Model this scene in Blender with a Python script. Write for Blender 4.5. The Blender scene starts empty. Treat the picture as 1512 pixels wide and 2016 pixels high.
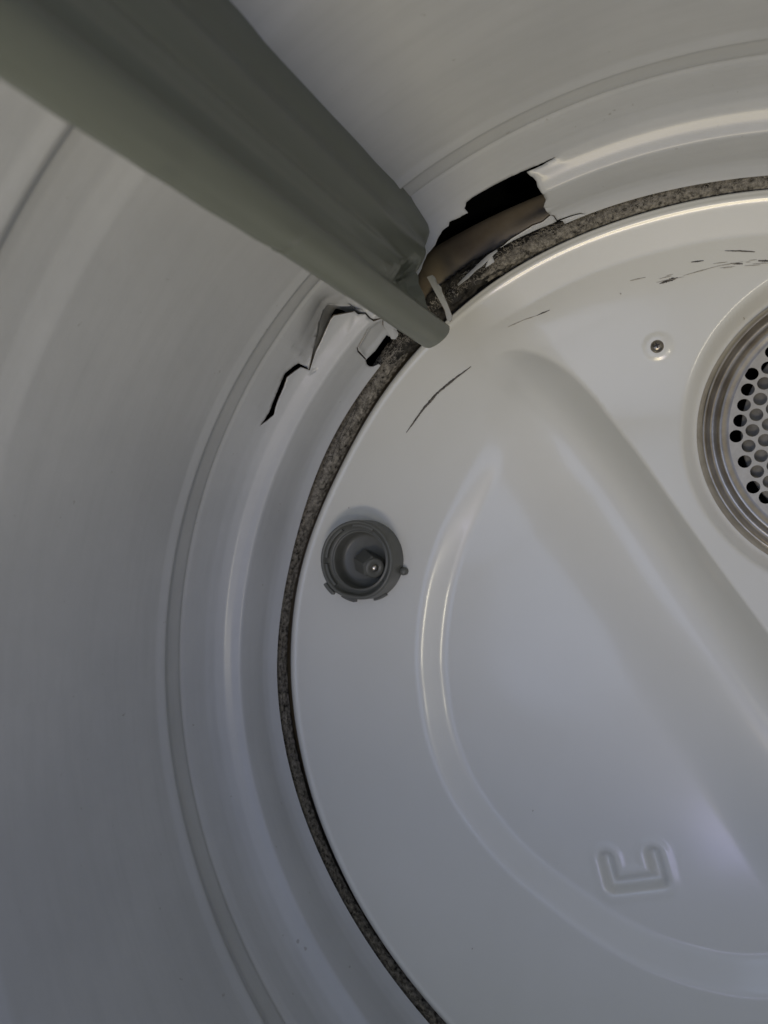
import bpy, bmesh, math, random
import numpy as np
from mathutils import Vector, Matrix, noise
from mathutils.geometry import delaunay_2d_cdt

random.seed(4)
rng = np.random.default_rng(4)
scene = bpy.context.scene
COL = scene.collection
PI = math.pi

# ------------------------------------------------------------------ camera
# The drum axis runs along Y, the rear panel lies in the plane y = 0, metres.
cam_d = bpy.data.cameras.new("camera")
cam = bpy.data.objects.new("camera", cam_d)
COL.objects.link(cam)
scene.camera = cam
cam_d.sensor_fit = 'HORIZONTAL'
cam_d.sensor_width = 36.0
cam_d.lens = 36.0 * 1514 / 1512
cam_d.clip_start = 0.01
cam_d.clip_end = 50
yaw, pitch = -0.423632, 0.044079
fw = Vector((math.sin(yaw) * math.cos(pitch), math.cos(yaw) * math.cos(pitch), math.sin(pitch)))
cam.location = (0.006288, -0.507437, 0.085008)
cam.rotation_euler = fw.to_track_quat('-Z', 'Y').to_euler()
cam_d.dof.use_dof = True
cam_d.dof.focus_distance = 0.50
cam_d.dof.aperture_fstop = 10.0

# ------------------------------------------------------------------ light: a dim room outside the drum mouth
world = bpy.data.worlds.new("World")
scene.world = world
world.use_nodes = True
bg = world.node_tree.nodes["Background"]
bg.inputs[0].default_value = (0.44, 0.57, 1.0, 1)
bg.inputs[1].default_value = 0.40


def area(name, loc, target, sx, sy, power, color):
    d = bpy.data.lights.new(name, 'AREA')
    d.shape = 'RECTANGLE'
    d.size = sx
    d.size_y = sy
    d.energy = power
    d.color = color
    o = bpy.data.objects.new(name, d)
    COL.objects.link(o)
    o.location = loc
    o.rotation_euler = (Vector(target) - Vector(loc)).to_track_quat('-Z', 'Y').to_euler()
    return o


area("warm_low_lamp", (-0.06, -1.00, -0.575), (0, 0, 0.10), 0.44, 0.20, 5.7, (1.0, 0.85, 0.52))
area("warm_side_lamp", (0.33, -1.05, -0.20), (0, 0, 0.02), 0.08, 0.08, 0.80, (1.0, 0.92, 0.68))
area("cool_room_window", (-0.30, -0.80, 0.04), (0, 0, -0.05), 0.46, 0.46, 0.85, (0.56, 0.68, 1.0))
area("low_glint_lamp", (0.10, -1.00, -0.46), (0.05, 0, -0.05), 0.30, 0.16, 1.0, (0.60, 0.58, 1.0))  # added lamp, no known window; gives the lower panel its bluish glint

scene.view_settings.view_transform = 'Standard'
scene.view_settings.look = 'None'
scene.view_settings.exposure = 0.0
scene.view_settings.gamma = 1.0
scene.render.engine = 'CYCLES'
scene.cycles.use_denoising = True
scene.cycles.max_bounces = 10
scene.cycles.diffuse_bounces = 6
scene.cycles.glossy_bounces = 5
scene.cycles.sample_clamp_indirect = 4.0


# ------------------------------------------------------------------ materials
def mat(name, color, rough=0.5, metal=0.0, var=None, bump=0.0, bump_scale=300.0, coat=0.0, spec=0.5,
        rough_var=0.0, var_scale=40.0, stretch=(1, 1, 1)):
    m = bpy.data.materials.new(name)
    m.use_nodes = True
    nt = m.node_tree
    b = nt.nodes["Principled BSDF"]
    b.inputs["Base Color"].default_value = (*color, 1)
    b.inputs["Roughness"].default_value = rough
    b.inputs["Metallic"].default_value = metal
    b.inputs["Specular IOR Level"].default_value = spec
    if coat:
        b.inputs["Coat Weight"].default_value = coat
        b.inputs["Coat Roughness"].default_value = 0.14
    tc = nt.nodes.new("ShaderNodeTexCoord")
    mp = nt.nodes.new("ShaderNodeMapping")
    mp.inputs["Scale"].default_value = stretch
    nt.links.new(tc.outputs["Object"], mp.inputs[0])
    if var is not None or rough_var:
        n = nt.nodes.new("ShaderNodeTexNoise")
        n.inputs["Scale"].default_value = var_scale
        n.inputs["Detail"].default_value = 8
        n.inputs["Roughness"].default_value = 0.62
        nt.links.new(mp.outputs[0], n.inputs["Vector"])
        if var is not None:
            r = nt.nodes.new("ShaderNodeValToRGB")
            r.color_ramp.elements[0].position = 0.34
            r.color_ramp.elements[1].position = 0.66
            r.color_ramp.elements[0].color = (*var, 1)
            r.color_ramp.elements[1].color = (*color, 1)
            nt.links.new(n.outputs[0], r.inputs[0])
            nt.links.new(r.outputs[0], b.inputs["Base Color"])
        if rough_var:
            mr = nt.nodes.new("ShaderNodeMapRange")
            mr.inputs[3].default_value = rough - rough_var
            mr.inputs[4].default_value = rough + rough_var
            nt.links.new(n.outputs[0], mr.inputs[0])
            nt.links.new(mr.outputs[0], b.inputs["Roughness"])
    if bump:
        n2 = nt.nodes.new("ShaderNodeTexNoise")
        n2.inputs["Scale"].default_value = bump_scale
        n2.inputs["Detail"].default_value = 5
        nt.links.new(mp.outputs[0], n2.inputs["Vector"])
        bp = nt.nodes.new("ShaderNodeBump")
        bp.inputs["Strength"].default_value = bump
        bp.inputs["Distance"].default_value = 0.001
        nt.links.new(n2.outputs[0], bp.inputs["Height"])
        nt.links.new(bp.outputs[0], b.inputs["Normal"])
    return m


M_PANEL = mat("panel_enamel", (0.69, 0.69, 0.635), 0.32, var=(0.665, 0.665, 0.605), bump=0.06, bump_scale=150, coat=0.55,
              rough_var=0.04, var_scale=9)
M_DRUM = mat("drum_powder_coat", (0.465, 0.480, 0.482), 0.42, var=(0.415, 0.430, 0.434), bump=0.16, bump_scale=130, coat=0.14,
             rough_var=0.06, var_scale=11)


def add_turn_streaks(m, amount, c_dark, c_spot):
    """rub streaks that follow the drum's rotation, and sparse spots of grime."""
    nt = m.node_tree
    b = nt.nodes["Principled BSDF"]
    tc = nt.nodes.new("ShaderNodeTexCoord")
    sp = nt.nodes.new("ShaderNodeSeparateXYZ")
    nt.links.new(tc.outputs["Object"], sp.inputs[0])
    at = nt.nodes.new("ShaderNodeMath")
    at.operation = 'ARCTAN2'
    nt.links.new(sp.outputs["Z"], at.inputs[0])
    nt.links.new(sp.outputs["X"], at.inputs[1])
    ml = nt.nodes.new("ShaderNodeMath")
    ml.operation = 'MULTIPLY'
    ml.inputs[1].default_value = 2.2
    nt.links.new(at.outputs[0], ml.inputs[0])
    my = nt.nodes.new("ShaderNodeMath")
    my.operation = 'MULTIPLY'
    my.inputs[1].default_value = 75.0
    nt.links.new(sp.outputs["Y"], my.inputs[0])
    cx = nt.nodes.new("ShaderNodeCombineXYZ")
    nt.links.new(ml.outputs[0], cx.inputs[0])
    nt.links.new(my.outputs[0], cx.inputs[1])
    n = nt.nodes.new("ShaderNodeTexNoise")
    n.inputs["Scale"].default_value = 1.6
    n.inputs["Detail"].default_value = 7
    n.inputs["Roughness"].default_value = 0.65
    nt.links.new(cx.outputs[0], n.inputs["Vector"])
    r = nt.nodes.new("ShaderNodeMapRange")
    r.inputs[1].default_value = 0.45
    r.inputs[2].default_value = 0.75
    r.inputs[3].default_value = 0.0
    r.inputs[4].default_value = amount
    nt.links.new(n.outputs[0], r.inputs[0])
    mx = nt.nodes.new("ShaderNodeMix")
    mx.data_type = 'RGBA'
    mx.inputs[7].default_value = (*c_dark, 1)
    old = b.inputs["Base Color"].links[0].from_socket
    nt.links.new(r.outputs[0], mx.inputs[0])
    nt.links.new(old, mx.inputs[6])
    n2 = nt.nodes.new("ShaderNodeTexNoise")
    n2.inputs["Scale"].default_value = 170
    n2.inputs["Detail"].default_value = 2
    nt.links.new(tc.outputs["Object"], n2.inputs["Vector"])
    r2 = nt.nodes.new("ShaderNodeMapRange")
    r2.inputs[1].default_value = 0.74
    r2.inputs[2].default_value = 0.80
    r2.inputs[4].default_value = 0.6
    nt.links.new(n2.outputs[0], r2.inputs[0])
    m2 = nt.nodes.new("ShaderNodeMix")
    m2.data_type = 'RGBA'
    m2.inputs[7].default_value = (*c_spot, 1)
    nt.links.new(r2.outputs[0], m2.inputs[0])
    nt.links.new(mx.outputs[2], m2.inputs[6])
    nt.links.new(m2.outputs[2], b.inputs["Base Color"])


add_turn_streaks(M_DRUM, 0.36, (0.365, 0.376, 0.378), (0.22, 0.205, 0.18))
M_FLANGE = mat("flange_primer", (0.185, 0.160, 0.120), 0.45, var=(0.120, 0.096, 0.066), var_scale=26)
M_BAFFLE = mat("baffle_plastic", (0.140, 0.154, 0.124), 0.38, var=(0.116, 0.128, 0.104), bump=0.10, bump_scale=160,
               rough_var=0.10, var_scale=26, stretch=(3.0, 0.22, 3.0))
M_FELT = mat("felt_wool", (0.40, 0.375, 0.32), 0.95, var=(0.030, 0.028, 0.024), bump=1.0, bump_scale=1300, var_scale=330,
             spec=0.1)
M_FIBRE = mat("felt_fibre", (0.46, 0.43, 0.37), 0.9, var=(0.16, 0.145, 0.12), var_scale=160, spec=0.1)
M_SOOT = mat("scorched_felt", (0.09, 0.085, 0.075), 0.95, var=(0.012, 0.012, 0.011), bump=1.0, bump_scale=700,
             var_scale=160, spec=0.1)
M_DARK = mat("cabinet_dark_steel", (0.012, 0.012, 0.012), 0.9, spec=0.1)
M_ROOMSIDE = mat("front_panel_enamel", (0.5, 0.5, 0.48), 0.4)
M_SOCKET = mat("socket_plastic", (0.125, 0.128, 0.112), 0.40, var=(0.105, 0.107, 0.094), bump=0.06, bump_scale=600,
               var_scale=80)
M_METAL = mat("grille_aluminium", (0.50, 0.46, 0.39), 0.30, 1.0, var=(0.36, 0.32, 0.26), var_scale=70, bump=0.06,
              bump_scale=500)
M_PLATE = mat("grille_plate_steel", (0.52, 0.50, 0.44), 0.38, 0.35, var=(0.42, 0.40, 0.35), var_scale=120, bump=0.08,
              bump_scale=600)
M_BACKING = mat("heater_backing_steel", (0.33, 0.32, 0.29), 0.6, 0.2, var=(0.20, 0.19, 0.17), var_scale=90)
M_SCREW = mat("screw_steel", (0.36, 0.33, 0.28), 0.33, 1.0, var=(0.22, 0.20, 0.17), var_scale=400)
M_RECESS = mat("screw_recess_shade", (0.03, 0.027, 0.024), 0.7)  # dark colour stands in for the shade inside the cross recess
M_PIN = mat("socket_pin_metal", (0.62, 0.58, 0.52), 0.25, 1.0)
M_SCUFF = mat("scuffed_black_mark", (0.028, 0.026, 0.024), 0.6, var=(0.16, 0.14, 0.115), var_scale=420)
M_FAINT = mat("faint_brown_mark", (0.30, 0.27, 0.21), 0.6, var=(0.55, 0.52, 0.46), var_scale=500)
M_EDGE = mat("bare_torn_steel", (0.30, 0.26, 0.21), 0.45, 0.6, var=(0.12, 0.08, 0.05), var_scale=220)


# ------------------------------------------------------------------ object helpers
def link_mesh(name, verts, faces, material, parent=None, smooth=True):
    me = bpy.data.meshes.new(name)
    me.from_pydata([tuple(map(float, v)) for v in verts], [], [tuple(int(i) for i in f) for f in faces])
    me.update()
    if smooth:
        me.polygons.foreach_set("use_smooth", [True] * len(me.polygons))
    for m in (material if isinstance(material, (list, tuple)) else [material]):
        me.materials.append(m)
    o = bpy.data.objects.new(name, me)
    COL.objects.link(o)
    if parent is not None:
        o.parent = parent
    return o


def empty(name, label, cat):
    o = bpy.data.objects.new(name, None)
    COL.objects.link(o)
    o["label"] = label
    o["category"] = cat
    return o


def fix_normals(o):
    bm = bmesh.new()
    bm.from_mesh(o.data)
    bmesh.ops.recalc_face_normals(bm, faces=bm.faces)
    bm.to_mesh(o.data)
    bm.free()


def lathe(profile, n, cx=0.0, cz=0.0, closed=False, rfun=None):
    """profile: (radius, y); turned about the Y axis through (cx, cz)."""
    vs, fs = [], []
    k = len(profile)
    for i in range(n):
        a = 2 * PI * i / n
        for j, (r, y) in enumerate(profile):
            rr = rfun(a, j, r) if rfun else r
            vs.append((cx + rr * math.cos(a), y, cz + rr * math.sin(a)))
    kk = k if closed else k - 1
    for i in range(n):
        i2 = (i + 1) % n
        for j in range(kk):
            j2 = (j + 1) % k
            fs.append((i * k + j, i * k + j2, i2 * k + j2, i2 * k + j))
    return vs, fs


def interp_deg(table):
    t = sorted(table)
    xs = np.array([a for a, b in t], float)
    ys = np.array([b for a, b in t], float)
    return lambda th: np.interp(np.asarray(th) % 360, xs, ys, period=360)


def smooth_table(table, sig=4.0):
    f = interp_deg(table)
    g = np.arange(0, 360, 0.5)
    y = f(g)
    k = np.arange(-40, 41)
    w = np.exp(-(k * 0.5 / sig) ** 2 / 2)
    w /= w.sum()
    ys = np.convolve(np.concatenate([y[-40:], y, y[:40]]), w, 'valid')
    return lambda th: np.interp(np.asarray(th) % 360, g, ys, period=360)


def sstep(u):
    u = np.clip(u, 0, 1)
    return u * u * (3 - 2 * u)


# ------------------------------------------------------------------ drum surface
PROF = [(-.60, .340), (-.40, .340), (-.296, .340), (-.290, .3388), (-.287, .3384), (-.284, .3398), (-.281, .3422),
        (-.275, .3430), (-.255, .3430), (-.247, .3417), (-.240, .3402), (-.23, .340), (-.15, .340), (-.104, .340),
        (-.0995, .3389), (-.0968, .3383), (-.0945, .3394), (-.092, .3418), (-.089, .3428), (-.080, .3428),
        (-.0768, .3430), (-.0752, .3442), (-.0735, .3424), (-.070, .3411), (-.0640, .3395), (-.0560, .3370),
        (-.0500, .3335), (-.0455, .3290), (-.0420, .3235), (-.0392, .3178), (-.0340, .3160), (-.029, .3146),
        (-.0225, .3131), (-.0165, .3118), (-.0125, .3098), (-.0095, .3070), (-.0075, .3048)]
_py = np.array([q[0] for q in PROF])
_pr = np.array([q[1] for q in PROF])
_ps = np.concatenate([[0], np.cumsum(np.hypot(np.diff(_py), np.diff(_pr)))])
_sf = np.arange(0, _ps[-1] + 1e-9, 0.0004)
_yf = np.interp(_sf, _ps, _py)
_rf = np.interp(_sf, _ps, _pr)


def _gs(a, sig):
    k = np.arange(-15, 16)
    w = np.exp(-(k / sig) ** 2 / 2)
    w /= w.sum()
    p = np.concatenate([2 * a[0] - a[15:0:-1], a, 2 * a[-1] - a[-2:-17:-1]])
    return np.convolve(p, w, 'valid')


_yf = _gs(_yf, 1.8)
_rf = _gs(_rf, 1.8)
SMAX = float(_sf[-1])
LIP_DR = smooth_table([(0, 0), (60, 0), (84, .0005), (93, .0015), (100, .003), (109, .0045), (120, .005), (135, .004),
                       (150, .0035), (158, .001), (166, 0), (176, .0022), (183, .0035), (197, .0018), (210, -.0014),
                       (223, -.0034), (233, -.0035), (260, -.002), (300, 0)])


def s_of_y(y):
    return np.interp(y, _yf, _sf)


def drum_pos(th_deg, s, out=0.0):
    th_deg = np.asarray(th_deg, float)
    s = np.asarray(s, float)
    th = np.radians(th_deg)
    y = np.interp(s, _sf, _yf)
    r = np.interp(s, _sf, _rf)
    w = np.clip((-.008 - y) / .062, 0, 1) * np.clip((y + .62) / .2, 0, 1)
    r = r + w * (.006 * np.cos(2 * (th - math.radians(145))) - .0015)
    r = r + LIP_DR(th_deg) * np.clip((y + .045) / .032, 0, 1)
    # normal direction (outward / back) for bending torn edges
    y2 = np.interp(s + 4e-4, _sf, _yf) - np.interp(s - 4e-4, _sf, _yf)
    r2 = np.interp(s + 4e-4, _sf, _rf) - np.interp(s - 4e-4, _sf, _rf)
    L = np.hypot(y2, r2) + 1e-12
    ny, nr = -r2 / L, y2 / L
    r = r + nr * out
    y = y + ny * out
    return np.stack([r * np.cos(th), y, r * np.sin(th)], -1)


# --- tears, as (degrees round the axis, y along the axis)
H1 = [(105.06, -0.0485), (106.77, -0.0486), (108.24, -0.0489), (110.08, -0.0495), (111.00, -0.0496), 
      (112.05, -0.0498), (114.19, -0.0501), (114.81, -0.0499), (115.30, -0.0497), (115.76, -0.0480), 
      (115.70, -0.0455), (116.44, -0.0459), (117.08, -0.0461), (117.90, -0.0468), (118.20, -0.0456), 
      (119.04, -0.0456), (119.89, -0.0445), (120.60, -0.0431), (121.30, -0.0426), (121.99, -0.0422), 
      (123.20, -0.0405), (124.60, -0.0370), (125.40, -0.0280), (125.40, -0.0120), (125.40, 0.0100), 
      (118.60, 0.0100), (117.40, -0.0082), (116.05, -0.0119), (114.20, -0.0120), (113.55, -0.0128), 
      (111.60, -0.0134), (110.30, -0.0139), (109.05, -0.0131), (107.90, -0.0150), (108.08, -0.0194), 
      (108.20, -0.0255), (107.68, -0.0311), (107.62, -0.0365), (107.78, -0.0401), (107.88, -0.0417), 
      (107.79, -0.0433), (107.88, -0.0445), (108.15, -0.0459), (108.26, -0.0470), (108.32, -0.0480), 
      (106.71, -0.0477)]
H3 = [(114.28, -0.0118), (113.40, -0.0116), (112.49, -0.0115), (111.41, -0.0111), (109.92, -0.0107), 
      (108.08, -0.0100), (107.30, -0.0102), (106.90, -0.0092), (106.40, 0.0100), (116.50, 0.0100), 
      (116.00, -0.0118), (115.20, -0.0119)]
SLIVER = [(107.90, -0.0152), (107.60, -0.0137), (107.49, -0.0103), (105.78, -0.0098), (104.71, -0.0092), 
      (104.24, -0.0081)]
H2 = [(124.80, -0.0260), (127.50, -0.0220), (130.30, -0.0157), (130.90, -0.0172), (131.39, -0.0127), 
      (131.89, -0.0122), (132.28, -0.0148), (132.28, -0.0170), (133.22, -0.0165), (134.80, -0.0155), 
      (136.50, -0.0171), (136.84, -0.0142), (136.91, -0.0118), (136.60, -0.0101), (135.90, -0.0088), 
      (135.70, 0.0100), (124.80, 0.0100)]
SLIT2 = [(136.40, -0.0175), (136.00, -0.0298), (135.70, -0.0322), (134.80, -0.0333), (133.80, -0.0347), 
      (133.00, -0.0366)]
CR_L = [(150.12, -0.0540), (149.25, -0.0528), (148.15, -0.0518), (147.11, -0.0524), (145.59, -0.0532), 
      (144.18, -0.0542), (143.20, -0.0546), (142.18, -0.0527), (141.41, -0.0506), (141.32, -0.0457)]
CR_R = [(141.60, -0.0498), (142.49, -0.0516), (143.39, -0.0535), (144.75, -0.0520), (146.78, -0.0509), 
      (148.22, -0.0494), (149.00, -0.0510)]
FLAP = [(141.34, -0.0456), (138.95, -0.0485), (137.76, -0.0493), (136.29, -0.0512), (135.02, -0.0529), 
      (134.39, -0.0529), (133.79, -0.0501), (132.70, -0.0464), (132.44, -0.0458), (132.44, -0.0439), 
      (131.83, -0.0421), (131.90, -0.0403), (131.80, -0.0375), (130.98, -0.0328), (130.60, -0.0323), 
      (130.28, -0.0273), (130.10, -0.0171)]
RU = 0.325  # metres per radian used to lay the sheet out flat


def uv(pts):
    a = np.array(pts, float)
    s = np.where(a[:, 1] > -.0075, SMAX + .01, s_of_y(a[:, 1]))
    return np.stack([np.radians(a[:, 0]) * RU, s], 1)


def ribbon(pts, w):
    p = uv(pts)
    n = len(p)
    w = np.broadcast_to(np.asarray(w, float), (n,))
    d = np.gradient(p, axis=0)
    d /= np.linalg.norm(d, axis=1)[:, None]
    nrm = np.stack([-d[:, 1], d[:, 0]], 1)
    return np.concatenate([p + nrm * w[:, None] / 2, (p - nrm * w[:, None] / 2)[::-1]])


TEARS = [uv(H1), uv(H2), uv(CR_L + CR_R), uv(H3),
         ribbon(SLIVER, [.0003, .0008, .0010, .0007, .0006, .0002]),
         ribbon(SLIT2, [.0010, .0011, .0011, .0010, .0008, .0003]),
         ribbon(FLAP, [.0008] * 17)]


def inside(poly, P):
    x, y = P[:, 0], P[:, 1]
    c = np.zeros(len(P), bool)
    n = len(poly)
    for i in range(n):
        x1, y1 = poly[i]
        x2, y2 = poly[(i + 1) % n]
        cond = ((y1 > y) != (y2 > y))
        with np.errstate(divide='ignore', invalid='ignore'):
            xi = (x2 - x1) * (y - y1) / (y2 - y1 + 1e-30) + x1
        c ^= cond & (x < xi)
    return c


def seg_dist(P, A, B):
    d = B - A
    t = np.clip(((P - A) @ d) / (d @ d + 1e-30), 0, 1)
    q = A + t[:, None] * d
    return np.hypot(*(P - q).T), t, (d[0] * (P[:, 1] - A[1]) - d[1] * (P[:, 0] - A[0]))


def poly_dist(P, L, closed=False):
    best = np.full(len(P), 1e9)
    side = np.zeros(len(P))
    pos = np.zeros(len(P))
    n = len(L)
    for i in range(n if closed else n - 1):
        dd, t, c = seg_dist(P, L[i], L[(i + 1) % n])
        m = dd < best
        best[m] = dd[m]
        side[m] = c[m]
        pos[m] = i + t[m]
    return best, side, pos


# rows along the profile, columns round it
rows = list(np.arange(0, s_of_y(-.30), .02)) + list(np.arange(s_of_y(-.30), s_of_y(-.235), .0012)) + \
       list(np.arange(s_of_y(-.235), s_of_y(-.108), .006)) + list(np.arange(s_of_y(-.108), SMAX, .0011))
rows = np.array(rows + [SMAX])
NC = 900
th_all = np.arange(NC) * (360.0 / NC)
Z0, Z1 = 240, 400                      # columns of the torn zone: 96 to 160 degrees
J0 = int(np.argmin(np.abs(rows - s_of_y(-.094))))
nr = len(rows)
TH, SS = np.meshgrid(th_all, rows, indexing='ij')
base = drum_pos(TH.ravel(), SS.ravel())
faces = []
for i in range(NC):
    i2 = (i + 1) % NC
    for j in range(nr - 1):
        if Z0 <= i < Z1 and j >= J0:
            continue
        faces.append((i * nr + j, i2 * nr + j, i2 * nr + j + 1, i * nr + j + 1))
# torn zone
gu = np.radians(th_all[Z0:Z1 + 1]) * RU
gs = rows[J0:]
GU, GS = np.meshgrid(gu, gs, indexing='ij')
G = np.stack([GU.ravel(), GS.ravel()], 1)
edge_pt = (np.isclose(G[:, 0], gu[0]) | np.isclose(G[:, 0], gu[-1]) | np.isclose(G[:, 1], gs[0]) | np.isclose(G[:, 1], gs[-1]))
keep = np.ones(len(G), bool)
for poly in TEARS:
    d, _, _ = poly_dist(G, poly, True)
    keep &= (d > .00045) & ~inside(poly, G)
keep |= edge_pt & (G[:, 1] < SMAX - 1e-6) | (edge_pt & keep)
G = G[keep]
pts = [Vector(g) for g in G]
edges = []


def densify(poly, step=.0012, jit=.00008):
    out = []
    n = len(poly)
    for i in range(n):
        a, b = poly[i], poly[(i + 1) % n]
        L = np.hypot(*(b - a))
        m = max(1, int(L / step))
        for k in range(m):
            q = a + (b - a) * k / m
            if k and L > .0025:
                q = q + rng.normal(0, jit, 2)
            out.append(q)
    return np.array(out)


corner = [np.array([gu[0], gs[0]]), np.array([gu[-1], gs[0]]), np.array([gu[-1], gs[-1]]), np.array([gu[0], gs[-1]])]
cut = []
for poly in TEARS[:4]:
    cut.append(densify(poly))
cut += TEARS[4:]
for poly in cut:
    b0 = len(pts)
    for q in poly:
        pts.append(Vector(q))
    for k in range(len(poly)):
        edges.append((b0 + k, b0 + (k + 1) % len(poly)))
b0 = len(pts)
for q in corner:
    pts.append(Vector(q))
for k in range(4):
    edges.append((b0 + k, b0 + (k + 1) % 4))
V2, _, F2, *_ = delaunay_2d_cdt(pts, edges, [], 0, 1e-6)
V2 = np.array([tuple(v) for v in V2])
cen = np.array([V2[list(f)].mean(0) for f in F2])
ok = (cen[:, 0] > gu[0]) & (cen[:, 0] < gu[-1]) & (cen[:, 1] > gs[0]) & (cen[:, 1] < gs[-1])
for poly in cut:
    ok &= ~inside(poly, cen)
F2 = [f for f, k in zip(F2, ok) if k]
# bend the torn edges: the wall sinks outwards behind the flap, the flap stands a little proud
crack = uv([(150.12, -.0540)] + CR_R[::-1] + FLAP)
dist, side, cpos = poly_dist(V2, crack)
amp = np.interp(cpos, [0, 2, 6, 8, 10, 13, 15.5, 18, 21, 24], [0, .0018, .0032, .0040, .0100, .0145, .0100, .0020, .0005, 0])
wall_side = side > 0
# the crack line runs towards smaller angles, so its left hand is the deeper (felt) side
ref = np.interp(V2[:, 0], crack[::-1, 0], crack[::-1, 1])
wall_side = np.where(dist < .004, side > 0, V2[:, 1] < ref)
if np.mean(V2[wall_side & (dist < .02), 1]) > np.mean(V2[~wall_side & (dist < .02), 1]):
    wall_side = ~wall_side
wall_side &= dist > .0003
fade = np.clip((V2[:, 1] - gs[0]) / .012, 0, 1) * np.clip((V2[:, 0] - gu[0]) / .01, 0, 1) * np.clip((gu[-1] - V2[:, 0]) / .01, 0, 1)
out = np.where(wall_side, amp * np.exp(-(dist / .0120) ** 1.35), -.12 * amp * np.exp(-(dist / .010)))
# edges of the big hole curl outwards slightly, and the tab beside the slit is pushed in
d1, _, _ = poly_dist(V2, TEARS[0], True)
out = out + .0012 * np.exp(-d1 / .003) * (V2[:, 1] < s_of_y(-.022))
d2, _, _ = poly_dist(V2, uv(SLIT2 + [(131.0, -.0328), (131.2, -.018), (134, -.0162)]), True)
tab = inside(uv(SLIT2 + [(131.0, -.0328), (131.2, -.018), (134, -.0162)]), V2)
out = out + np.where(tab, .0022 * np.clip(d2 / .004, 0.25, 1), 0)
out *= fade
P2 = drum_pos(np.degrees(V2[:, 0] / RU), V2[:, 1], out)
nb = len(base)
verts = np.concatenate([base, P2])
faces += [tuple(nb + int(k) for k in f) for f in F2]

def skirt_mesh():
    n = 70
    k = np.linspace(8.0, 18.5, n)
    C = np.stack([np.interp(k, np.arange(len(crack)), crack[:, 0]), np.interp(k, np.arange(len(crack)), crack[:, 1])], 1)
    av = np.interp(k, [0, 2, 6, 8, 10, 13, 15.5, 18, 21, 24], [0, .0018, .0032, .0040, .0100, .0145, .0100, .0020, .0005, 0])
    rowsk = []
    for ds, do in ((-.0035, .0009), (-.0012, .0012), (.0012, .0040), (.0040, .0110), (.0070, .0200)):
        sh = np.exp(-(abs(min(ds, 0)) / .0120) ** 1.35)
        rowsk.append(drum_pos(np.degrees(C[:, 0] / RU), C[:, 1] + ds, av * sh + do))
    vs = np.concatenate(rowsk)
    fs = [(j * n + i, j * n + i + 1, (j + 1) * n + i + 1, (j + 1) * n + i) for j in range(4) for i in range(n - 1)]
    return vs, fs


drum = empty("dryer_drum", "white metal dryer drum torn open around its grey plastic lifter fin", "dryer drum")
dw = link_mesh("drum_wall", verts, faces, [M_DRUM, M_EDGE], drum)
bm = bmesh.new()
bm.from_mesh(dw.data)
bmesh.ops.remove_doubles(bm, verts=bm.verts, dist=2e-5)
bmesh.ops.delete(bm, geom=[v for v in bm.verts if not v.link_faces], context='VERTS')
bmesh.ops.recalc_face_normals(bm, faces=bm.faces)
f0 = max(bm.faces, key=lambda f: -f.calc_center_median().y)
bm.faces.ensure_lookup_table()
c0 = f0.calc_center_median()
if f0.normal.x * c0.x + f0.normal.z * c0.z > 0:
    bmesh.ops.reverse_faces(bm, faces=bm.faces)
for f in bm.faces:
    f.smooth = True
bm.to_mesh(dw.data)
bm.free()
so = dw.modifiers.new("sheet", 'SOLIDIFY')
so.thickness = 0.0014
so.offset = -1
so.material_offset_rim = 1

vs, fs = skirt_mesh()
o = link_mesh("folded_edge", vs, fs, M_DRUM, drum)

# ------------------------------------------------------------------ baffle (lifter fin) bolted to the drum
FIN_C = 125.8


sec = []      # (theta_deg, r)
nS = 44
for k in range(nS):                       # right-hand face, base -> crest
    u = k / (nS - 1)
    r = .346 + (.2600 - .346) * u
    th = 119.55 + (123.75 - 119.55) * (u ** 1.15)
    # shallow flutes pressed along the face
    th += 0.42 * math.exp(-((u - .28) / .085) ** 2) - 0.25 * math.exp(-((u - .47) / .06) ** 2) + 0.42 * math.exp(-((u - .64) / .06) ** 2) - .2 * math.exp(-((u - .77) / .04) ** 2) + 0.70 * float(sstep((u - .895) / .022)) - .30 * float(sstep((u - .965) / .03))
    sec.append((th, r))
for k in range(1, 14):                    # rounded crest
    a = PI * k / 14
    rc, cr = .0096, .2606
    sec.append((FIN_C - math.degrees(rc / .257) * math.cos(a), cr - rc * .95 * math.sin(a)))
for k in range(nS):                       # far face, crest -> base
    u = 1 - k / (nS - 1)
    r = .346 + (.2600 - .346) * u
    sec.append((132.0 + (127.85 - 132.0) * u, r))
ks = len(sec)


def fin_end(idx):
    th, r = sec[idx]
    if idx < nS:                           # torn-looking concave end of the near face
        return float(np.interp(r, [.2500, .2600, .2640, .2700, .2760, .284, .290, .305, .320, .330, .334, .346],
                               [-.084, -.0800, -.1000, -.1130, -.1175, -.114, -.1065, -.0850, -.0670, -.0560, -.0525, -.0515]))
    if idx < nS + 13:
        a = (idx - nS + 1) / 14
        return -.0800 - .010 * math.sin(PI * a) ** 2 * 0.6 - .004 * a
    return float(np.interp(r, [.2600, .275, .305, .335, .346], [-.086, -.088, -.080, -.055, -.05]))


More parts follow.
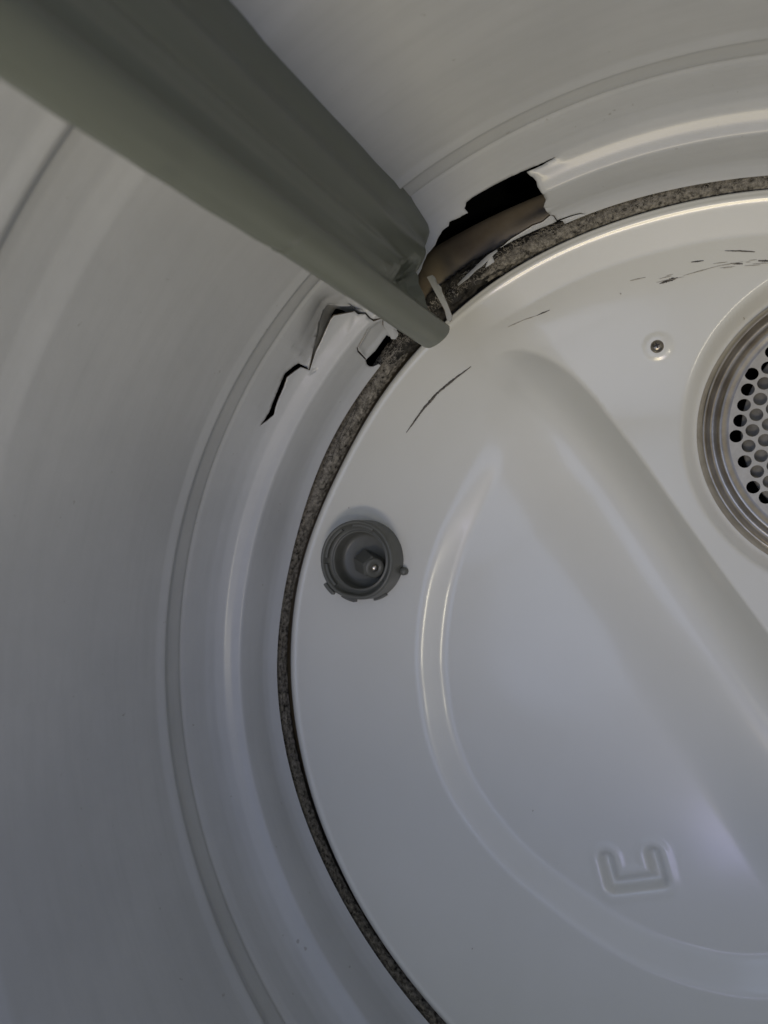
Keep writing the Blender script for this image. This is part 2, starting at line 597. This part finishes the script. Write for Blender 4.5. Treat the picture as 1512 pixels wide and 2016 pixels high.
ny_ = 330
fv, ff = [], []
ends = [fin_end(i) for i in range(ks)]
for j in range(ny_ + 4):
    for i, (th, r) in enumerate(sec):
        u = min(1.0, j / (ny_ - 1))
        y = -.58 + (ends[i] + .58) * (u ** 0.72)
        tt, rr = th, r
        if j >= ny_:                       # rounded end cap, shrinking towards the middle of the fin
            q = (j - ny_ + 1) / 4
            y = ends[i] + .0035 * math.sin(q * PI / 2) + (.010 * q if i < nS else 0)
            tt = th + (FIN_C - th) * (1 - math.cos(q * PI / 2)) * .55
            rr = r + (.302 - r) * (1 - math.cos(q * PI / 2)) * .10
        elif y > -.50:
            k = noise.noise(Vector((i * .09, y * 22, 3.3)))
            k2 = noise.noise(Vector((1.3, y * 60, 9.1)))
            rr += .0005 * k * (1 if nS - 2 <= i < nS + 16 else .4)
            if i >= nS + 5:
                tt += .34 / (1 + math.exp((y + .250) / .0016)) - .34 * math.exp(-max(0, -.250 - y) / .03) * (y < -.25)
                rr -= .0011 / (1 + math.exp((y + .252) / .0012)) * math.exp(-max(0, -.252 - y) / .05) + .0010 / (1 + math.exp((y + .322) / .0016)) * math.exp(-max(0, -.322 - y) / .05)
            if i >= nS + 2:
                tt += 0.10 * k2 + 0.16 * noise.noise(Vector((5.1, y * 14, 2.2)))
            if i < nS:
                uu = i / (nS - 1)
                yn = ends[i] - y
                # the face steps back just before its end, with two folds at the foot of the step
                yb = -.112 - .145 * (uu - .62)
                win = min(1, max(0, (uu - .56) / .06)) * min(1, max(0, (1.0 - uu) / .07))
                tt += 1.5 * win * float(sstep((y - yb) / .0035)) * float(sstep((ends[i] - y + .004) / .004) * .6 + .4)
                tt += 1.3 * math.exp(-((uu - .745) / .05) ** 4 - ((y - yb - .004) / .006) ** 4)
                tt += 1.2 * math.exp(-((uu - .90) / .05) ** 4 - ((y - yb - .005) / .008) ** 4)
                tt += 0.25 * k * math.exp(-((yn - .05) / .06) ** 2)
        a = math.radians(tt)
        fv.append((rr * math.cos(a), y, rr * math.sin(a)))
for j in range(ny_ + 3):
    for i in range(ks - 1):
        ff.append((j * ks + i, j * ks + i + 1, (j + 1) * ks + i + 1, (j + 1) * ks + i))
last = (ny_ + 3) * ks
for i in range(ks // 2):
    a, b, c, d = last + i, last + i + 1, last + ks - 2 - i, last + ks - 1 - i
    if b < c:
        ff.append((a, b, c, d))
fin = link_mesh("lifter_fin", fv, ff, M_BAFFLE, drum)
fin["label"] = "long grey-green plastic lifter fin with a rounded crest"
fix_normals(fin)


def sheet_patch(name, outline, y_fun, thick, material, parent):
    """small torn piece of sheet from an outline of 3-D points, given thickness."""
    n = len(outline)
    c = np.mean(outline, 0)
    vs = list(outline) + [c]
    fs = [(k, (k + 1) % n, n) for k in range(n)]
    o = link_mesh(name, vs, fs, material, parent, smooth=False)
    fix_normals(o)
    m = o.modifiers.new("sheet", 'SOLIDIFY')
    m.thickness = thick
    m.offset = 0
    m.material_offset_rim = 1 if len(o.data.materials) > 1 else 0
    return o


# torn strip standing beside the end of the fin
fr = [(-.1808, .2695), (-.1766, .2701), (-.1756, .2687), (-.1748, .2664), (-.1738, .2642), (-.1706, .2611), (-.1694, .2574),
      (-.1684, .2538), (-.1656, .248), (-.1631, .2405), (-.1635, .2373), (-.1647, .2368), (-.1663, .2379), (-.1681, .2442),
      (-.1738, .2557)]
o = sheet_patch("torn_strip", [(x, -.020 + .10 * (.255 - z) * .12 + .0006 * math.sin(z * 900), z) for x, z in fr], None, .0012,
                [M_DRUM, M_EDGE], drum)
o["label"] = "pale torn sliver of drum sheet sticking out at the fin's end"
# small crumpled tab hanging into the smaller hole
tb = [(130.98, -0.0328), (130.30, -0.0305), (129.90, -0.0272), (129.90, -0.0215), (130.20, -0.0171), 
      (130.98, -0.0168), (131.10, -0.0140), (131.34, -0.0126), (131.92, -0.0125), (132.20, -0.0150), 
      (131.95, -0.0192), (131.75, -0.0245), (131.50, -0.0300)]
q = np.array(tb)
oo = drum_pos(q[:, 0], s_of_y(q[:, 1]), np.array([0, 0, -.001, -.001, -.002, -.0022, -.003, -.0035, -.0038, -.003, -.0022, -.001, -.001]) - .001)
o = sheet_patch("torn_tab", [tuple(v) for v in oo], None, .0013, [M_DRUM, M_EDGE], drum)
# narrow peeled strip lying along the scorched felt
pl_ = [(115.2, -.0125, .0004), (116.4, -.0115, .0012), (117.6, -.009, .0016), (118.8, -.0075, .0010), (120.0, -.0055, .0012), (121.6, -.004, .0005)]
vs, fs = [], []
for th, y, w in pl_:
    for sgn in (-1, 0, 1):
        a = math.radians(th)
        r = .3128 + sgn * w * 1.0
        vs.append((r * math.cos(a), y - .0015 + (.0006 if sgn == 0 else 0), r * math.sin(a)))
for k in range(len(pl_) - 1):
    for j in range(2):
        fs.append((k * 3 + j, k * 3 + j + 1, k * 3 + j + 4, k * 3 + j + 3))
o = link_mesh("peeled_strip", vs, fs, [M_DRUM, M_EDGE], drum)
m = o.modifiers.new("sheet", 'SOLIDIFY')
m.thickness = .0006

# ------------------------------------------------------------------ rear panel
PAN_DR = smooth_table([(0, 0), (60, .001), (84, .0011), (95, .0004), (107, .0014), (119, .0020), (130, .0004), (138, -.0006), (149, -.0036),
                       (154, -.0033), (160, -.0008), (166, .0012), (173, .0024), (183, .0024), (197, .0014), (210, 0), (223, -.001),
                       (233, -.0008), (260, 0)])
GC = (0.0812, 0.1560)
GK = 1.043          # grille size factor
GY = .0075
SCREW = (-0.0350, 0.2140)
LOBE = np.array([(-.1500, .1560), (-.1640, .1320), (-.1724, .115), (-.1818, .0974), (-.1915, .0688), (-.1973, .0401), (-.2001, .0114),
                 (-.1993, -.0099), (-.1937, -.0483), (-.1787, -.0849), (-.1569, -.1125), (-.1325, -.1352), (-.0992, -.1551),
                 (-.0677, -.1707), (-.0378, -.1794), (-.0039, -.182), (.021, -.1790), (.06, -.166), (.095, -.138), (.114, -.10),
                 (.112, -.06), (.095, -.048), (.0700, -.0330), (.0480, -.0030), (.0251, .0327), (.0033, .0651), (-.0189, .099),
                 (-.0452, .141), (-.0635, .1665), (-.0761, .1856), (-.0923, .2039), (-.109, .2158), (-.1299, .2215), (-.148, .207),
                 (-.153, .180)])


def chaikin(p, n=2):
    for _ in range(n):
        q = np.roll(p, -1, 0)
        p = np.stack([.75 * p + .25 * q, .25 * p + .75 * q], 1).reshape(-1, 2)
    return p


LOBE_S = chaikin(LOBE, 4)
D1 = 0.0080
U_PTS = np.array([(-.0702, -.1153), (-.0661, -.1313), (-.0376, -.1227), (-.0416, -.1080)])


def rounded_ramp(u, k=.16):
    """0..1 ramp with short round-offs at both ends."""
    u = np.clip(u, 0, 1)
    a = np.where(u < k, u * u / (2 * k), np.where(u > 1 - k, (1 - k) - (1 - u) ** 2 / (2 * k), u - k / 2))
    return a / (1 - k)


def panel_depth(X, Z):
    P = np.stack([X, Z], 1)
    r = np.hypot(X, Z)
    th = np.degrees(np.arctan2(Z, X)) % 360
    rr = r - PAN_DR(th) * np.clip((r - .25) / .05, 0, 1)
    # upper flat, one small step behind the rim
    rec_in = rounded_ramp((.2965 - rr) / .0225, .12)
    d_l, side_l, _ = poly_dist(P, LOBE_S, True)
    ins = inside(LOBE_S, P)
    sd = np.where(ins, d_l, -d_l)
    # the recess tapers out towards the upper left and deepens along the straight wall
    g = np.hypot(X - GC[0], Z - GC[1])
    vd = (X + .0635) * .834 + (Z - .1665) * .552
    sink = .0130 * sstep((.262 - Z) / .095) * sstep((.2740 - rr) / .030)
    rec = (D1 * rec_in + sink) * sstep((vd + .046) / .048)
    # dished seat round the grille
    kg = rounded_ramp((.1040 - g) / .0095, .25) * (g < .12)
    rec = rec * (1 - kg) + .0265 * kg
    # raised boss under the screw
    q = np.hypot(X - SCREW[0], Z - SCREW[1])
    rec = rec - .0008 * (1 - rounded_ramp((q - .0065) / .003, .3))
    # stamped lobe: level with the rim at the upper left, a little below it at the left and bottom,
    # and well proud of the recess along the straight wall
    t = ((X + .150) * .55 + (Z - .205) * -.835) / .27
    floor = .0085 * sstep((t - .08) / .34) - .0115 * sstep((vd + .088) / .068) * sstep((t + .02) / .35)
    diag = sstep((vd + .085) / .06) * sstep((Z + .15) / .05)
    m_left = rounded_ramp(sd / (.0235 + .034 * sstep((.15 - t) / .17)), .28)
    m_diag = 1 - (1 - np.clip(sd / .056, 0, 1)) ** 2.8
    m = m_left * (1 - diag) + m_diag * diag
    d = rec * (1 - m) + floor * m
    d = np.where(sd > 0, d, rec)
    # stamped U
    du, _, _ = poly_dist(P, U_PTS)
    d = d + .0058 * .5 * (1 + np.cos(PI * np.clip(du / .0058, 0, 1))) - .0004 * np.exp(-((du - .0078) / .0025) ** 2)
    # slight hand-feel unevenness of stamped sheet
    d = d + .00022 * np.sin(X * 41 + 1.7 * np.sin(Z * 23)) * np.sin(Z * 37 + 1.1)
    # rolled outer edge
    top = sstep((140 - th) / 25) * (th > 20)
    e0 = .2962 + .0022 * top
    e = np.clip((rr - e0) / (.3 - e0), 0, 1)
    d = d + (.0050 - .0034 * top) * (1 - np.sqrt(np.clip(1 - e * e, 0, 1)))
    d = d - .0006 * np.exp(-((rr - .2950) / .0018) ** 2)
    return d


NT = 720
rad_rows = np.concatenate([np.linspace(0.00002, .262, 236), np.linspace(.2628, .2925, 34), np.linspace(.2930, .29995, 26)])
AA, RR = np.meshgrid(np.arange(NT) * 2 * PI / NT, rad_rows, indexing='ij')
RR2 = RR + PAN_DR(np.degrees(AA)) * np.clip((RR - .25) / .05, 0, 1)
PX, PZ = (RR2 * np.cos(AA)).ravel(), (RR2 * np.sin(AA)).ravel()
PD = panel_depth(PX, PZ)
pv = np.stack([PX, PD, PZ], 1)
k = len(rad_rows)
gd = np.hypot(PX - GC[0], PZ - GC[1])
sdist = np.hypot(PX + .2362, PZ - .0748)
pf = []
for i in range(NT):
    i2 = (i + 1) % NT
    for j in range(k - 1):
        q = (i * k + j, i2 * k + j, i2 * k + j + 1, i * k + j + 1)
        if min(gd[list(q)]) < .0870 or max(sdist[list(q)]) < .0285:
            continue
        pf.append(q)
# return edge behind the rim
nb = len(pv)
back = []
for i in range(NT):
    a = 2 * PI * i / NT
    rr = .3000 + float(PAN_DR(math.degrees(a)))
    back.append((rr * math.cos(a), .030, rr * math.sin(a)))
pv = np.concatenate([pv, np.array(back)])
for i in range(NT):
    i2 = (i + 1) % NT
    pf.append((i * k + k - 1, i2 * k + k - 1, nb + i2, nb + i))
panel = empty("rear_panel", "cream enamelled dryer back panel with a stamped scoop and round perforated grille", "back panel")
pb = link_mesh("panel_sheet", pv, pf, M_PANEL, panel)

# flange of the panel seen through the hole
FL = smooth_table([(0, .330), (80, .335), (100, .3430), (106.5, .3440), (111, .3470), (116.5, .3515), (122.5, .3575), (125, .357), (126.5, .335), (128, .322), (160, .326), (200, .326)], 1.2)
pr = [(.3000, .029), (.3165, .0255), (.3235, .0170), (.3300, .0125), (.3380, .0110), (.3440, .0115), (.3490, .0125), (.3500, .0145), (.3490, .030)]
vs, fs = lathe(pr, 360, rfun=lambda a, j, r: r + (float(FL(math.degrees(a))) - .349) * max(0.0, min(1.0, (r - .316) / .033)))
link_mesh("panel_flange", vs, fs, M_FLANGE, panel)


# grille: frame ring, perforated plate, backing
gpr = [(.0900, .0150), (.0885, .0118), (.0872, .0088), (.0860, .0077), (.0850, .0083), (.0842, .0112), (.0830, .0138), (.0812, .0146),
       (.0797, .0140), (.0786, .0122), (.0777, .0110), (.0766, .0106), (.0752, .0110), (.0740, .0116), (.0725, .0118), (.0715, .0118)]
gpr = [(r * GK, y + .0035 + GY) for r, y in gpr]
vs, fs = lathe(gpr, 160, GC[0], GC[1])
grille = link_mesh("grille", vs, fs, M_METAL, panel)
PLY = .0155 + GY
pts, edges = [], []
NB = 96
for i in range(NB):
    a = 2 * PI * i / NB
    pts.append(Vector((GC[0] + .0720 * GK * math.cos(a), GC[1] + .0720 * GK * math.sin(a))))
    edges.append((i, (i + 1) % NB))
holes = []
a1 = np.array((-.00228, -.00926)) * GK
a2 = np.array((.0066, -.0063)) * GK
org = np.array((.0102 - .078, .1511 - .153)) * GK + np.array(GC)
for i in range(-30, 30):
    for j in range(-30, 30):
        q = org + i * a1 + j * a2
        if np.hypot(q[0] - GC[0], q[1] - GC[1]) < .0688 * GK:
            holes.append(q)
HR = .00385 * GK
for hx, hz in holes:
    b0 = len(pts)
    for t in range(16):
        a = 2 * PI * t / 16
        pts.append(Vector((hx + HR * math.cos(a), hz + HR * math.sin(a))))
        edges.append((b0 + t, b0 + (t + 1) % 16))
V, _, F, *_ = delaunay_2d_cdt(pts, edges, [], 0, 1e-7)
V = np.array([tuple(v) for v in V])
H = np.array(holes)
fl = []
for f in F:
    c = V[list(f)].mean(0)
    if np.min(np.hypot(H[:, 0] - c[0], H[:, 1] - c[1])) < HR * .97 or np.hypot(c[0] - GC[0], c[1] - GC[1]) > .0722 * GK:
        continue
    fl.append(f)
o = link_mesh("perforated_plate", [(v[0], PLY, v[1]) for v in V], fl, M_PLATE, grille, smooth=False)
fix_normals(o)
m = o.modifiers.new("sheet", 'SOLIDIFY')
m.thickness = .0009
m.offset = 0
vs, fs = lathe([(r * GK, y + GY) for r, y in [(.0001, .0215), (.03, .0215), (.0645, .0217), (.0652, .0235), (.0652, .029)]], 72, GC[0], GC[1])
link_mesh("heater_plate", vs, fs, M_BACKING, grille)
vs, fs = lathe([(r * GK, y + GY) for r, y in [(.0001, .060), (.0885, .060), (.0885, .0190)]], 72, GC[0], GC[1])
link_mesh("duct", vs, fs, M_DARK, grille)


def pdep(x, z):
    return float(panel_depth(np.array([x]), np.array([z]))[0])


# screw
sy = pdep(*SCREW)
spr = [(.0001, -.0027), (.0012, -.00265), (.0024, -.0023), (.0034, -.0016), (.0040, -.0007), (.0042, .0002), (.0042, .002)]
vs, fs = lathe([(r, sy + y) for r, y in spr], 40, SCREW[0], SCREW[1])
screw = link_mesh("screw", vs, fs, M_SCREW, panel)
vs, fs = [], []
for ang in (math.radians(20), math.radians(110)):
    b0 = len(vs)
    L, W = .0021, .00048
    ca, sa = math.cos(ang), math.sin(ang)
    for (u, w, yy) in ((-L, -W * .5, -.00235), (L, -W * .5, -.00235), (L, W * .5, -.00235), (-L, W * .5, -.00235), (0, -W * 1.2, -.00282), (0, W * 1.2, -.00282)):
        vs.append((SCREW[0] + u * ca - w * sa, sy + yy - .0001 - (.00002 if b0 else 0), SCREW[1] + u * sa + w * ca))
    fs += [(b0, b0 + 4, b0 + 5, b0 + 3), (b0 + 4, b0 + 1, b0 + 2, b0 + 5)]
o = link_mesh("cross_recess", vs, fs, M_RECESS, screw, smooth=False)  # thin dark cross laid on the head, recess shade put into its colour
m = o.modifiers.new("t", 'SOLIDIFY')
m.thickness = .0002

# round plastic socket
SC = (-.2362, .0748)
sp = [(.0290, .0020), (.0289, -.0050), (.0287, -.0160), (.0283, -.0182), (.0275, -.0190), (.0264, -.0188), (.0258, -.0178), (.0253, -.0160),
      (.0246, -.0146), (.0234, -.0132), (.0224, -.0122), (.0219, -.0121), (.0214, -.0126), (.0207, -.0127), (.0202, -.0118), (.0198, -.0085), (.0194, -.0042), (.0187, -.0016),
      (.0168, -.0006), (.0100, -.0004), (.0001, -.0004)]
vs, fs = lathe(sp, 96, SC[0], SC[1], rfun=lambda a, j, r: r + (-.0012 * max(0, math.cos(a - math.radians(262))) ** 14 if j < 8 else 0))
sock = link_mesh("lamp_socket", vs, fs, M_SOCKET, panel)
sock["label"] = "round grey plastic socket with a hexagonal stem and no cover"


def arc_rib(name, a0, a1, r0, r1, y0, y1, parent, n=20):
    vs, fs = [], []
    for k in range(n + 1):
        a = math.radians(a0 + (a1 - a0) * k / n)
        for r, y in ((r0, y1), (r0, y0), (r1, y0), (r1, y1)):
            vs.append((SC[0] + r * math.cos(a), y, SC[1] + r * math.sin(a)))
    for k in range(n):
        for j in range(4):
            fs.append((k * 4 + j, k * 4 + (j + 1) % 4, k * 4 + 4 + (j + 1) % 4, k * 4 + 4 + j))
    fs += [(0, 1, 2, 3), (n * 4 + 3, n * 4 + 2, n * 4 + 1, n * 4)]
    o = link_mesh(name, vs, fs, M_SOCKET, parent, smooth=False)
    fix_normals(o)
    b = o.modifiers.new("b", 'BEVEL')
    b.width = .0004
    b.segments = 2
    return o


arc_rib("locking_rib", 118, 176, .0238, .0258, -.0172, -.012, sock)
arc_rib("locking_rib", 186, 226, .0238, .0258, -.0172, -.012, sock)
arc_rib("locking_rib", 60, 98, .0238, .0258, -.0172, -.012, sock)
arc_rib("rim_lug", 214, 233, .0285, .0312, -.0190, -.0145, sock)
arc_rib("rim_lug", 284, 304, .0280, .0302, -.0040, .001, sock)
arc_rib("rim_lug", 240, 262, .0280, .0305, -.0120, -.007, sock)
vs, fs = lathe([(.0001, -.0050), (.0018, -.0048), (.0026, -.0040), (.0029, -.0028), (.0029, .0030)], 28, SC[0] + .0300, SC[1] - .0078)
link_mesh("rim_knob", vs, fs, M_SOCKET, sock)
# hexagonal stem leaning to the right, with a collar and a metal pin
p0 = Vector((-.2372, -.0002, .0735))
p1 = Vector((-.2248, -.0120, .0697))
ax = (p1 - p0).normalized()
sx = ax.cross(Vector((0, 0, 1))).normalized()
sz = sx.cross(ax)


def prism(name, n, rings, material, parent, ph=0.0, smooth=False):
    vs, fs = [], []
    for c, r in rings:
        for t in range(n):
            a = 2 * PI * t / n + ph
            vs.append(tuple(c + sx * (r * math.cos(a)) + sz * (r * math.sin(a))))
    for j in range(len(rings) - 1):
        for t in range(n):
            fs.append((j * n + t, j * n + (t + 1) % n, (j + 1) * n + (t + 1) % n, (j + 1) * n + t))
    fs.append(tuple((len(rings) - 1) * n + t for t in range(n)))
    o = link_mesh(name, vs, fs, material, parent, smooth)
    fix_normals(o)
    return o


prism("hex_stem", 6, [(p0, .0098), (p0 + ax * .004, .0094), (p1 - ax * .0012, .0086), (p1, .0078)], M_SOCKET, sock, .3)
prism("stem_collar", 28, [(p1 - ax * .0006, .0072), (p1 + ax * .0016, .0070), (p1 + ax * .0021, .0063), (p1 + ax * .0021, .0036), (p1 + ax * .0012, .0030)], M_SOCKET, sock, 0, True)
prism("contact_pin", 20, [(p1 + ax * .0005, .0026), (p1 + ax * .0022, .0025), (p1 + ax * .0030, .0018), (p1 + ax * .0033, .0006)], M_PIN, sock, 0, True)


def scuff(name, pts, widths, material, lift=.00035, seed=0, n=40):
    """thin ragged mark draped over the panel surface."""
    rg = np.random.default_rng(seed)
    P = np.array(pts, float)
    t = np.concatenate([[0], np.cumsum(np.hypot(*np.diff(P, axis=0).T))])
    T = np.linspace(0, t[-1], n)
    C = np.stack([np.interp(T, t, P[:, 0]), np.interp(T, t, P[:, 1])], 1)
    d = np.gradient(C, axis=0)
    d /= np.linalg.norm(d, axis=1)[:, None]
    nn = np.stack([-d[:, 1], d[:, 0]], 1)
    W = np.interp(np.linspace(0, 1, n), np.linspace(0, 1, len(widths)), widths)
    wa = W * (.30 + .32 * rg.random(n))
    wb = W * (.30 + .32 * rg.random(n))
    A = C + nn * wa[:, None]
    B = C - nn * wb[:, None]
    dA, dB = panel_depth(*A.T), panel_depth(*B.T)
    vs, fs = [], []
    for k in range(n):
        vs += [(A[k, 0], dA[k] - lift, A[k, 1]), (B[k, 0], dB[k] - lift, B[k, 1])]
    for k in range(n - 1):
        fs.append((2 * k, 2 * k + 1, 2 * k + 3, 2 * k + 2))
    o = link_mesh(name, vs, fs, material, panel)
    m = o.modifiers.new("t", 'SOLIDIFY')
    m.thickness = .0002
    m.offset = 0
    return o


o = scuff("gouge_mark", [(-.2049, .1662), (-.1931, .1808), (-.1815, .1926), (-.169, .2013), (-.156, .2094)],
          [.0003, .0012, .0015, .0020, .0015, .0018, .0012, .0003], M_SCUFF, seed=1, n=70)
o["label"] = "long curved black gouge near the torn drum"
scuff("scuff_mark", [(.0060, .2680), (.0150, .2664), (.0228, .2646)], [.0002, .0009, .0004], M_SCUFF, seed=2, n=20)
scuff("scuff_mark", [(-.0135, .2639), (-.0062, .2637)], [.0003, .0009, .0003], M_SCUFF, seed=3, n=16)
scuff("scuff_mark", [(.0090, .2596), (.0160, .2582)], [.0002, .0011, .0004], M_SCUFF, seed=4, n=16)
scuff("scuff_mark", [(.0245, .2588), (.0310, .2577)], [.0006, .0012, .0006], M_SCUFF, seed=5, n=16)
scuff("scuff_mark", [(-.0325, .2528), (-.0270, .2542), (-.0215, .2552)], [.0003, .0016, .0020, .0003], M_SCUFF, seed=6, n=20)
scuff("faint_scratch", [(-.0503, .2573), (-.0409, .2582)], [.0002, .0008, .0002], M_FAINT, seed=7, n=16)
scuff("faint_scratch", [(-.1311, .2356), (-.1205, .2399), (-.1117, .2420)], [.0002, .0007, .0004, .0006, .0002], M_FAINT, seed=8, n=24)
scuff("scuff_mark", [(-.1117, .2420), (-.1030, .2447)], [.0002, .0008, .0003], M_SCUFF, seed=9, n=14)
scuff("faint_scratch", [(-.0180, .2560), (.0020, .2590), (.0160, .2595)], [.0001, .0006, .0002, .0005, .0001], M_FAINT, seed=10, n=30)

rg = np.random.default_rng(77)
for q in range(13):                      # a loose cluster of fine rub lines following the drum's turn
    th = math.radians(rg.uniform(82, 99))
    r = rg.uniform(.2545, .2625)
    L = rg.uniform(.002, .010)
    a = np.linspace(th, th + L / r, 5)
    scuff("faint_scratch", [(r * math.cos(t), r * math.sin(t)) for k, t in enumerate(a)], [.0001, rg.uniform(.0003, .0005), .0001], M_FAINT, seed=100 + q, n=10)
for q in range(5):                       # specks of dirt
    th = math.radians(rg.uniform(80, 240))
    r = rg.uniform(.10, .29)
    x, z = r * math.cos(th), r * math.sin(th)
    if math.hypot(x + .2362, z - .0748) < .034:
        continue
    scuff("dirt_speck", [(x, z), (x + rg.uniform(-.001, .001), z + .0011)], [.0003, rg.uniform(.0006, .0009), .0003], M_FAINT, seed=200 + q, n=6)

# ------------------------------------------------------------------ felt seal between drum and panel
FO = smooth_table([(0, 0), (84, .0008), (95, .0010), (104, .0014), (112, .0042), (120, .0072), (127, .0060), (133, .0050), (139, .0030), (150, .0000), (165, .0034), (175, .0050),
                   (190, .0046), (205, .0024), (220, .0002), (235, .0000), (300, 0)], 3.0)
NFT = 1500
fpr = [(.3150, .0090), (.3135, .0030), (.3110, .0000), (.3080, -.0012), (.3050, -.0010), (.3026, .0004), (.3012, .0028), (.3004, .0080)]
fine = []
for j in range(len(fpr) - 1):
    for t in (0, .25, .5, .75):
        fine.append(tuple(np.array(fpr[j]) * (1 - t) + np.array(fpr[j + 1]) * t))
fine.append(fpr[-1])
vs = []
for i in range(NFT):
    a = 2 * PI * i / NFT
    deg = math.degrees(a)
    off = float(FO(deg))
    worn = math.exp(-((deg - 124) / 13) ** 2)
    for r, y in fine:
        n1 = noise.noise(Vector((r * 420, a * 130, y * 420)))
        n2 = noise.noise(Vector((r * 1100, a * 330 + 7, y * 1100)))
        am = .0006 + .0011 * worn
        outer = min(1.0, max(0.0, (r - .3085) / .005))
        inner = min(1.0, max(0.0, (.3045 - r) / .003)) * math.exp(-((deg - 200) / 36) ** 4)
        rr = r + off + am * n1 + .0003 * n2 + .0060 * worn * outer + .0034 * inner
        vs.append((rr * math.cos(a), y + am * .9 * n2 + .003 * worn * (noise.noise(Vector((a * 40, r * 90, 1.0))) + .4), rr * math.sin(a)))
k = len(fine)
fs = []
mi = []
for i in range(NFT):
    i2 = (i + 1) % NFT
    deg = 360 * i / NFT
    for j in range(k - 1):
        fs.append((i * k + j, i * k + j + 1, i2 * k + j + 1, i2 * k + j))
        c = math.exp(-((deg - 126) / 12) ** 2) * 1.0 + .35 * noise.noise(Vector((i * .08, j * .25, 2.0)))
        c += .55 * math.exp(-((deg - 117) / 14) ** 4) * (1 if j < 11 else 0)
        mi.append(1 if c > .62 else 0)
felt = empty("felt_seal", "ragged grey felt seal running round the rim of the back panel", "felt seal")
fo = link_mesh("felt_ring", vs, fs, [M_FELT, M_SOOT], felt)
fo.data.polygons.foreach_set("material_index", mi)
# loose fibres on the felt: one mesh of many thin slivers
vs, fs = [], []
for q in range(5200):
    deg = random.uniform(75, 245)
    a = math.radians(deg)
    r = random.uniform(.3022, .3120) + float(FO(deg))
    y = -.0012 - random.random() * .0008
    c = Vector((r * math.cos(a), y, r * math.sin(a)))
    d = Vector((random.gauss(0, 1), random.gauss(0, .35), random.gauss(0, 1))).normalized()
    w = d.cross(Vector((0, 1, 0))).normalized() * random.uniform(.00007, .00015)
    L = random.uniform(.0012, .0036)
    mid = c + d * L * .5 + Vector((0, -random.random() * .0008, 0))
    e = c + d * L + Vector((random.gauss(0, .0005), 0, random.gauss(0, .0005)))
    b0 = len(vs)
    vs += [tuple(c - w), tuple(c + w), tuple(mid + w), tuple(mid - w), tuple(e)]
    fs += [(b0, b0 + 1, b0 + 2, b0 + 3), (b0 + 3, b0 + 2, b0 + 4)]
o = link_mesh("felt_fibre", vs, fs, M_FIBRE, felt, smooth=False)
o["kind"] = "stuff"
# two long loose threads hanging from the worn felt
for pts3 in ([(141.5, .3075), (143.0, .3045), (145.0, .3020), (147.2, .3025), (148.6, .3070)],
             [(140.0, .3110), (141.5, .3080), (143.5, .3060), (146.0, .3052), (149.5, .3030), (151.0, .3010)]):
    P3 = []
    for k in range(len(pts3) - 1):
        for t in (0, .2, .4, .6, .8):
            dg = pts3[k][0] * (1 - t) + pts3[k + 1][0] * t
            r = float(np.interp(dg, [p_[0] for p_ in pts3], [p_[1] for p_ in pts3]))
            P3.append(Vector((r * math.cos(math.radians(dg)), -.0055, r * math.sin(math.radians(dg)))))
    vs, fs = [], []
    for c in P3:
        rad_ = c.normalized()
        for a in range(5):
            w = 2 * PI * a / 5
            vs.append(tuple(c + rad_ * (.00016 * math.cos(w)) + Vector((0, .00016 * math.sin(w), 0))))
    for k in range(len(P3) - 1):
        for a in range(5):
            fs.append((k * 5 + a, k * 5 + (a + 1) % 5, k * 5 + 5 + (a + 1) % 5, k * 5 + 5 + a))
    link_mesh("loose_thread", vs, fs, M_SOOT, felt)

# ------------------------------------------------------------------ cabinet round the drum, open at the mouth
vs, fs = lathe([(.345, -.606), (.43, -.606), (.43, .10), (.0005, .10)], 96)
cab = link_mesh("cabinet_shell", vs, fs, M_DARK)
cab["kind"] = "structure"
vs, fs = lathe([(.345, -.600), (.334, -.603), (.328, -.612), (.332, -.62)], 96)
fp = link_mesh("door_surround", vs, fs, M_ROOMSIDE)
fp["kind"] = "structure"
